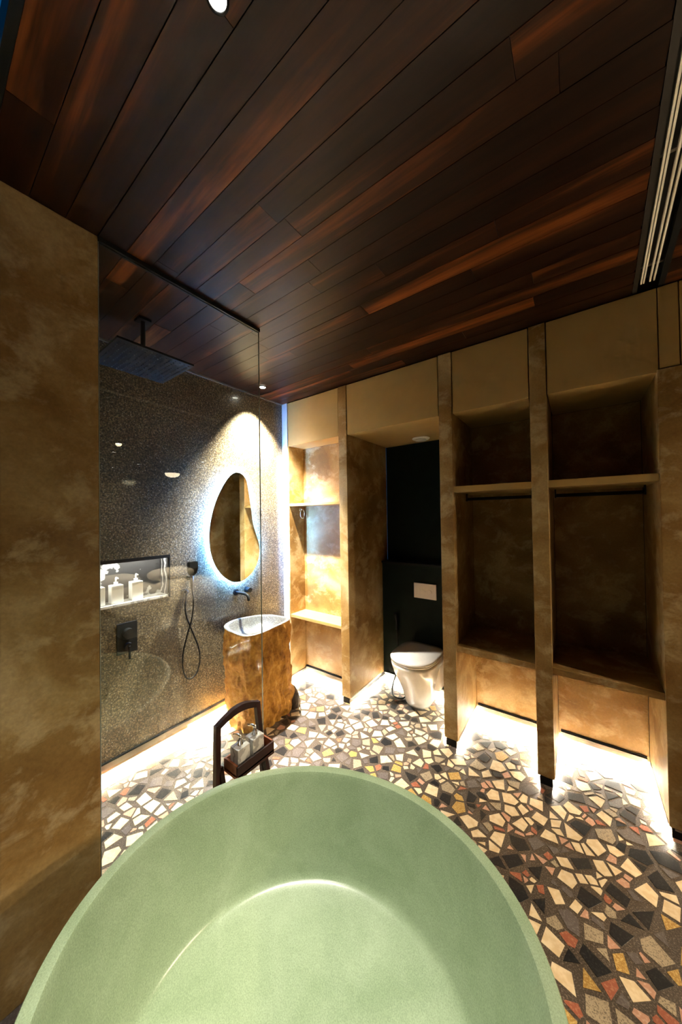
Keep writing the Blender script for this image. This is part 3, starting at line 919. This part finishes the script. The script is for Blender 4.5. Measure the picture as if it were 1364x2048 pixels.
# ------------------------------------------------------------------ mirror
mo = [(1.634, 1.964), (1.690, 1.955), (1.735, 1.905), (1.760, 1.796), (1.782, 1.665), (1.802, 1.533), (1.838, 1.425), (1.868, 1.335), (1.860, 1.222), (1.809, 1.122), (1.729, 1.062),
      (1.653, 1.043), (1.566, 1.065), (1.484, 1.133), (1.426, 1.224), (1.392, 1.334), (1.386, 1.474), (1.410, 1.614), (1.457, 1.746), (1.519, 1.858), (1.576, 1.930)]
out = [(p.x, p.y) for p in catmull([(a, b, 0) for a, b in mo], 6)]
mc = Vector((1.62, 1.48))
def inset(d):
    r = []
    n = len(out)
    for k in range(n):
        a, b, c = Vector(out[k - 1]), Vector(out[k]), Vector(out[(k + 1) % n])
        tt = (c - a).normalized()
        nn = Vector((-tt.y, tt.x))
        if nn.dot(mc - b) < 0:
            nn = -nn
        r.append(b + nn * d)
    return r
t = thing('mirror', 'pebble shaped backlit wall mirror above the stone basin', 'mirror', (XA, 1.63, 1.04))
bm = bmesh.new()
loft(bm, [[(x, p[0], p[1]) for p in inset(d)] for x, d in ((XA + 0.034, 0.0), (XA + 0.0385, 0.0), (XA + 0.040, 0.0015))])
from_bm('glass', bm, M['mirror'], t)
bm = bmesh.new()
loft(bm, [[(x, p.x, p.y) for p in inset(0.05)] for x in (XA + 0.0003, XA + 0.0338)])
from_bm('back_box', bm, M['white_panel'], t)
bm = bmesh.new()
ra = inset(0.036); rb = inset(0.048)
rv = loft(bm, [[(XA + 0.012, p.x, p.y) for p in rb], [(XA + 0.012, p.x, p.y) for p in ra], [(XA + 0.030, p.x, p.y) for p in ra], [(XA + 0.030, p.x, p.y) for p in rb]], False, False)
from_bm('led_strip', bm, M['halo'], t)

# ------------------------------------------------------------------ wall tap
t = thing('wall_tap', 'black wall mounted basin tap under the mirror', 'tap', (XA, 1.70, 0.95))
bm = bmesh.new()
tube(bm, [(XA + 0.0003, 1.645, 0.952), (XA + 0.009, 1.645, 0.952)], 0.026, 20)
from_bm('rosette', bm, M['black'], t, False)
bm = bmesh.new()
tube(bm, catmull([(XA + 0.009, 1.645, 0.952), (XA + 0.06, 1.645, 0.954), (XA + 0.125, 1.645, 0.954), (XA + 0.158, 1.645, 0.946), (XA + 0.172, 1.645, 0.924), (XA + 0.174, 1.645, 0.905)], 5, False), 0.0115, 14)
from_bm('spout', bm, M['black'], t, True)
bm = bmesh.new()
tube(bm, [(XA + 0.0003, 1.755, 0.955), (XA + 0.009, 1.755, 0.955)], 0.026, 20)
from_bm('rosette', bm, M['black'], t, False)
bm = bmesh.new()
tube(bm, [(XA + 0.009, 1.755, 0.955), (XA + 0.050, 1.755, 0.955)], 0.021, 18)
kn = from_bm('knob', bm, M['black'], t, False)
bm = bmesh.new()
tube(bm, [(XA + 0.040, 1.755, 0.955), (XA + 0.046, 1.785, 0.958)], 0.005, 10)
from_bm('lever', bm, M['black'], kn, True)

# ------------------------------------------------------------------ stone basin
t = thing('pedestal_basin', 'rough golden brown natural stone pedestal basin with honed grey bowl', 'basin', (-2.08, 1.68, 0))
bx, by = -2.075, 1.665
SEG = 120
def bprof(a, z):
    """outer radius of the rough block: rounded square plan, broken faces"""
    c, s = math.cos(a), math.sin(a)
    rx, ry = 0.205, 0.245
    r = 1.0 / ((abs(c) / rx) ** 3.2 + (abs(s) / ry) ** 3.2) ** (1 / 3.2)
    k = 1.0 + 0.03 * math.sin(2.1 * z * 3 + 1.0) - 0.05 * max(0, (0.12 - z) / 0.12)
    n = noise.fractal(Vector((c * 1.4 + 3.1, s * 1.4, z * 2.4)), 1.0, 2.0, 5)
    n2 = abs(noise.noise(Vector((c * 3.5, s * 3.5 + 7.0, z * 5.0))))
    n3 = noise.fractal(Vector((c * 4.5 + 1.1, s * 4.5, z * 9.0)), 0.8, 2.1, 4)
    w = min(1.0, (0.74 - z) / 0.05) if z > 0.69 else 1.0
    return r * k + w * (0.024 * n - 0.024 * n2 + 0.017 * n3)
ZT = 0.735
def btop(a):
    return ZT + 0.010 * math.sin(a * 2 + 0.6)
rings = []
NZ = 72
for i in range(NZ):
    f = i / (NZ - 1)
    r_ = []
    for k in range(SEG):
        a = 2 * math.pi * k / SEG
        z = f * btop(a)
        r = bprof(a, z)
        dx = 0.035 * (1 - f) ** 1.5
        r_.append((max(bx + r * math.cos(a) - dx * 0.3, XA + 0.012), by + r * math.sin(a) + dx, z))
    rings.append(r_)
bm = bmesh.new()
loft(bm, rings, True, False)
rc = from_bm('rough_column', bm, M['stone'], t, True)
rc.data.set_sharp_from_angle(angle=math.radians(24))
bm = bmesh.new()
top = rings[-1]
br = []
for q, dz in ((1.0, 0.0), (0.985, 0.004), (0.90, 0.004), (0.875, -0.004), (0.82, -0.045), (0.68, -0.085), (0.40, -0.105), (0.12, -0.110)):
    br.append([(bx + (p[0] - bx) * q * (1 if q > .95 else 1), by + (p[1] - by) * q, (p[2] if q > 0.87 else ZT) + dz) for p in top])
loft(bm, br, False, True)
bowl = from_bm('bowl', bm, M['bowl'], t, True)
bm = bmesh.new()
lathe(bm, bx, by, [(0.024, ZT - 0.1095), (0.024, ZT - 0.105), (0.010, ZT - 0.104)], 24)
from_bm('drain', bm, M['chrome'], bowl)
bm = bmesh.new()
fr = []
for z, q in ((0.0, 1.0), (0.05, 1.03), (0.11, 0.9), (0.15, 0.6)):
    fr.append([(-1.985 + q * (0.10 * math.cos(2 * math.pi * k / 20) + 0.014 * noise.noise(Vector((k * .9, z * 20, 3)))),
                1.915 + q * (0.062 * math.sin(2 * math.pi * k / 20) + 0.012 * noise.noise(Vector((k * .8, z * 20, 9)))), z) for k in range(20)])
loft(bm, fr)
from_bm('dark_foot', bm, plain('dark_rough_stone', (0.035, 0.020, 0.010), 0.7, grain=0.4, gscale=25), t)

# ------------------------------------------------------------------ wooden stand with soap dispensers
t = thing('wooden_stand', 'small dark wooden folding stand with arched handle beside the tub', 'stand', (-1.33, 0.98, 0))
hx = -1.372
yl0, yl1, yr0, yr1 = 0.858, 0.835, 1.088, 1.135
bm = bmesh.new()
bar(bm, (hx, yl0, 0.615), (hx + 0.02, yl1, 0.0), 0.024, 0.026)
from_bm('leg', bm, M['stool'], t)
bm = bmesh.new()
bar(bm, (hx, yr0, 0.615), (hx + 0.02, yr1, 0.0), 0.024, 0.026)
from_bm('leg', bm, M['stool'], t)
bm = bmesh.new()
n = 14
ar = []
for i in range(n + 1):
    f = i / n
    yy = yl0 - 0.012 + (yr0 - yl0 + 0.024) * f
    up = 0.612 + 0.040 * math.sin(math.pi * f)
    lo = 0.585 + 0.034 * math.sin(math.pi * f)
    ar.append([(hx - 0.012, yy, lo), (hx + 0.012, yy, lo), (hx + 0.012, yy, up), (hx - 0.012, yy, up)])
loft(bm, ar)
from_bm('arched_handle', bm, M['stool'], t)
for yy in (0.868, 1.112):
    bm = bmesh.new()
    bar(bm, (-1.368, yy, 0.415), (-1.245, yy, 0.0), 0.020, 0.024)
    from_bm('leg', bm, M['stool'], t)
tr0, tr1, ta, tb = -1.360, -1.252, 0.882, 1.098
tray = box('tray', tr0, tr1, ta, tb, 0.405, 0.413, M['tray_wood'], t)
for a in [(tr1 - 0.010, tr1, ta, tb, 0.392, 0.452), (tr0, tr0 + 0.008, ta, tb, 0.392, 0.452), (tr0 + 0.008, tr1 - 0.010, ta, ta + 0.009, 0.392, 0.456), (tr0 + 0.008, tr1 - 0.010, tb - 0.009, tb, 0.392, 0.456)]:
    box('tray_side', *a, M['stool'] if a[0] > tr0 + 0.05 else M['tray_wood'], tray, 0.0015)
box('lower_shelf', -1.345, -1.272, 0.880, 1.100, 0.235, 0.247, M['stool'], t, 0.001)
box('cross_bar', -1.292, -1.276, 0.850, 1.125, 0.140, 0.162, M['stool'], t, 0.001)
for k, (yy, lab) in enumerate([(0.937, 'white marble soap dispenser with chrome pump, nearer the pier end of the stand'), (1.022, 'white marble soap dispenser with chrome pump, nearer the basin end of the stand')]):
    xc, z0 = -1.308, 0.4132
    d = thing('soap_dispenser', lab, 'soap dispenser', (xc, yy, z0), 'marble soap dispensers on the wooden stand')
    box('body', xc - 0.030, xc + 0.030, yy - 0.034, yy + 0.034, z0, z0 + 0.092, M['white_marble'], d, 0.003)
    bm = bmesh.new()
    zc = z0 + 0.092
    tube(bm, [(xc, yy, zc), (xc, yy, zc + 0.004), (xc, yy, zc + 0.0041), (xc, yy, zc + 0.020), (xc, yy, zc + 0.0201), (xc, yy, zc + 0.034)], [0.014, 0.014, 0.011, 0.011, 0.0055, 0.0055], 14)
    pc = from_bm('pump_collar', bm, M['chrome'], d, True)
    bm = bmesh.new()
    tube(bm, [(xc, yy, zc + 0.034), (xc, yy, zc + 0.044), (xc - 0.010, yy - 0.006, zc + 0.047), (xc - 0.034, yy - 0.014, zc + 0.043)], [0.008, 0.008, 0.0055, 0.004], 12)
    from_bm('nozzle', bm, M['chrome'], d, True)

# ------------------------------------------------------------------ bath tub
bm = bmesh.new()
TS = 128
def ering(a, b, z, c=TC):
    return [(c.x + TAX.x * a * math.cos(u) + TAY.x * b * math.sin(u), c.y + TAX.y * a * math.cos(u) + TAY.y * b * math.sin(u), z) for u in [2 * math.pi * k / TS for k in range(TS)]]
prof = [(0.44, 0.37, 0.0012), (0.455, 0.385, 0.02), (0.495, 0.425, 0.15), (0.540, 0.468, 0.33), (0.580, 0.505, 0.50), (0.591, 0.514, 0.549), (0.592, 0.515, 0.556), (0.589, 0.512, 0.560),
        (0.564, 0.487, 0.560), (0.560, 0.483, 0.5585), (0.557, 0.480, 0.553), (0.552, 0.476, 0.53), (0.536, 0.466, 0.46), (0.516, 0.456, 0.38), (0.494, 0.447, 0.30), (0.470, 0.437, 0.220),
        (0.463, 0.432, 0.207), (0.455, 0.426, 0.1995), (0.444, 0.416, 0.195), (0.425, 0.40, 0.189), (0.36, 0.34, 0.172), (0.27, 0.255, 0.155), (0.16, 0.15, 0.144), (0.05, 0.048, 0.138)]
loft(bm, [ering(*p) for p in prof])
tub = thing('bathtub', 'sage green oval freestanding stone bathtub', 'bathtub', (TC.x, TC.y, 0))
sh = from_bm('shell', bm, M['tub'], tub, True)
sh.data.set_sharp_from_angle(angle=math.radians(32))
bm = bmesh.new()
lathe(bm, TC.x + 0.06, TC.y - 0.14, [(0.032, 0.1385), (0.032, 0.1425), (0.027, 0.144), (0.008, 0.1445)], 28)
from_bm('drain_cover', bm, M['chrome'], tub, True)

# ------------------------------------------------------------------ downlights
def downlight(x, y, z, label, power, col, angle, blend, target=None, r=0.026, group=None, size=0.025):
    t = thing('downlight', label, 'downlight', (x, y, z), group)
    bm = bmesh.new()
    seg = 32
    prof = [(r * 1.30, z - 0.0003), (r * 1.30, z - 0.004), (r * 1.05, z - 0.006), (r, z - 0.006), (r, z - 0.0008)]
    rings = [[(x + q * math.cos(2 * math.pi * k / seg), y + q * math.sin(2 * math.pi * k / seg), zz) for k in range(seg)] for q, zz in prof]
    loft(bm, rings, False, False)
    from_bm('trim_ring', bm, M['black'], t, True)
    bm = bmesh.new()
    loft(bm, [[(x + q * math.cos(2 * math.pi * k / seg), y + q * math.sin(2 * math.pi * k / seg), zz) for k in range(seg)] for q, zz in ((r * 0.98, z - 0.0010), (r * 0.98, z - 0.0030), (r * .2, z - 0.0035))])
    from_bm('lens', bm, M['lens'], t, True)
    if power:
        spot('lamp', t, (x, y, z - 0.010), power, col, angle, blend, size, target or (x, y, 0))
    return t
downlight(-2.142, 1.796, H, 'small lit downlight in the plank ceiling above the mirror', P_BASIN, NEUTRAL, 84, 0.8, (-2.43, 1.90, 0.6))
downlight(-0.597, 0.390, H, 'lit downlight in the plank ceiling directly over the bathtub', P_TUB, NEUTRAL, 40, 1.0, (TC.x, TC.y, 0.15), 0.019)
downlight(-0.50, -0.42, 2.712, 'added fill downlight behind the viewpoint over the near end of the bathtub', P_FILL, NEUTRAL, 74, 0.8, (-0.62, -0.30, 0.0), 0.026)  # unseen lamp, added to lift the foot of the pier
for x, y, lab, w in [(0.96, 2.53, 'bedroom downlight nearest the wardrobe end', 0.0), (2.43, 1.84, 'bedroom downlight over the foot of the bed', 1.0), (3.19, 2.03, 'bedroom downlight beyond the bed', 1.0),
                     (4.19, 2.79, 'bedroom downlight towards the far corner', 0.25), (5.05, 2.62, 'bedroom downlight nearest the far wall', 0.25), (3.02, 3.50, 'bedroom downlight over the head of the bed', 0.25),
                     (1.35, 3.50, 'bedroom downlight behind the wardrobe end', 0.25)]:
    downlight(x, y, 2.712, lab, P_BED * w, WARM, 160, 0.4, None, 0.03, 'bedroom ceiling downlights', 0.04)

# ------------------------------------------------------------------ linear air diffuser in the ceiling
t = thing('air_diffuser', 'long black linear air slot with pale blades in the ceiling', 'air diffuser', (0.25, 1.2, H))
def sl(name, off0, off1, z0, z1, mat, y0=0.22, y1=2.192, parent=None):
    bm = bmesh.new()
    v = [bm.verts.new((SLOT(yy) + o, yy, z)) for yy in (y0, y1) for o in (off0, off1) for z in (z0, z1)]
    for f in ((0, 1, 3, 2), (4, 6, 7, 5), (0, 4, 5, 1), (2, 3, 7, 6), (0, 2, 6, 4), (1, 5, 7, 3)):
        bm.faces.new([v[i] for i in f])
    return from_bm(name, bm, mat, parent or t)
sl('frame_side', 0.0005, 0.018, H - 0.003, H + 0.055, plain('dark_bronze_frame', (0.022, 0.018, 0.014), 0.45))
sl('frame_side', SW - 0.022, SW - 0.0005, H - 0.003, H + 0.055, M['black'])
sl('plenum', 0.018, SW - 0.022, H + 0.055, H + 0.06, M['black_soft'])
bl_m = plain('satin_aluminium_blade', (0.80, 0.76, 0.66), 0.45)
for a in (0.026, 0.035, 0.058, 0.072):
    sl('blade', a, a + 0.0056, H - 0.002, H + 0.016, bl_m, 0.24, 2.13)
for yy in (1.42, 2.02):
    sl('spacer', 0.0182, SW - 0.0222, H + 0.020, H + 0.026, M['aluminium'], yy, yy + 0.012)

# ------------------------------------------------------------------ bedroom, seen in the reflections only
t = thing('bed', 'bed with white linen beyond the wardrobes, seen in the glass', 'bed', (1.75, 2.2, 0))
box('base', 0.80, 2.75, 1.30, 3.10, 0.0, 0.30, M['bed_wood'], t, 0.01)
bm = bmesh.new()
bm_box(bm, 0.83, 2.72, 1.33, 3.07, 0.30, 0.56, 0.05)
from_bm('mattress', bm, M['linen'], t, True)
bm = bmesh.new()
nx, ny = 28, 26
g = [[bm.verts.new((0.79 + 1.4 * i / nx, 1.29 + 1.82 * j / ny, 0.60 + 0.05 * noise.fractal(Vector((i * .22, j * .22, 1)), 1, 2, 4) - 0.16 * max(0, 1 - min(j, ny - j, i) / 1.5))) for j in range(ny + 1)] for i in range(nx + 1)]
for i in range(nx):
    for j in range(ny):
        bm.faces.new((g[i][j], g[i + 1][j], g[i + 1][j + 1], g[i][j + 1]))
from_bm('duvet', bm, M['linen'], t, True)
def pillow(x, y, z, sx, sy, sz, lab):
    bm = bmesh.new()
    bmesh.ops.create_uvsphere(bm, u_segments=28, v_segments=16, radius=1.0)
    for v in bm.verts:
        c = v.co
        for i in range(2):
            c[i] = math.copysign(abs(c[i]) ** 0.55, c[i])
        v.co = Vector((x + c.x * sx, y + c.y * sy, z + c.z * sz))
    tag(from_bm('pillow', bm, M['linen'], None, True, (x, y, z - sz)), lab, 'pillow', 'white pillows on the bed')
pillow(2.46, 1.76, 0.665, 0.22, 0.34, 0.10, 'white pillow on the bed, nearer the bathroom')
pillow(2.46, 2.60, 0.665, 0.22, 0.34, 0.10, 'white pillow on the bed, farther from the bathroom')
t = thing('pendant_lamp', 'round lit pendant lamp hanging above the bed', 'pendant lamp', (2.04, 2.43, 2.30))
bm = bmesh.new()
lathe(bm, 2.04, 2.43, [(0.115, 2.285), (0.112, 2.30), (0.085, 2.345), (0.03, 2.375), (0.012, 2.38)], 32)
from_bm('shade', bm, M['black'], t, True)
bm = bmesh.new()
lathe(bm, 2.04, 2.43, [(0.105, 2.2845), (0.100, 2.262), (0.078, 2.240), (0.04, 2.226), (0.005, 2.222)], 32)
from_bm('bulb', bm, emit('pendant_glow', WARM, 18.0), t, True)
bm = bmesh.new()
tube(bm, [(2.04, 2.43, 2.38), (2.04, 2.43, 2.7115)], 0.004, 8)
from_bm('cable', bm, M['black'], t, True)
spot('lamp', t, (2.04, 2.43, 2.215), P_PEND, WARM, 150, 0.4, 0.09, (2.04, 2.43, 0))
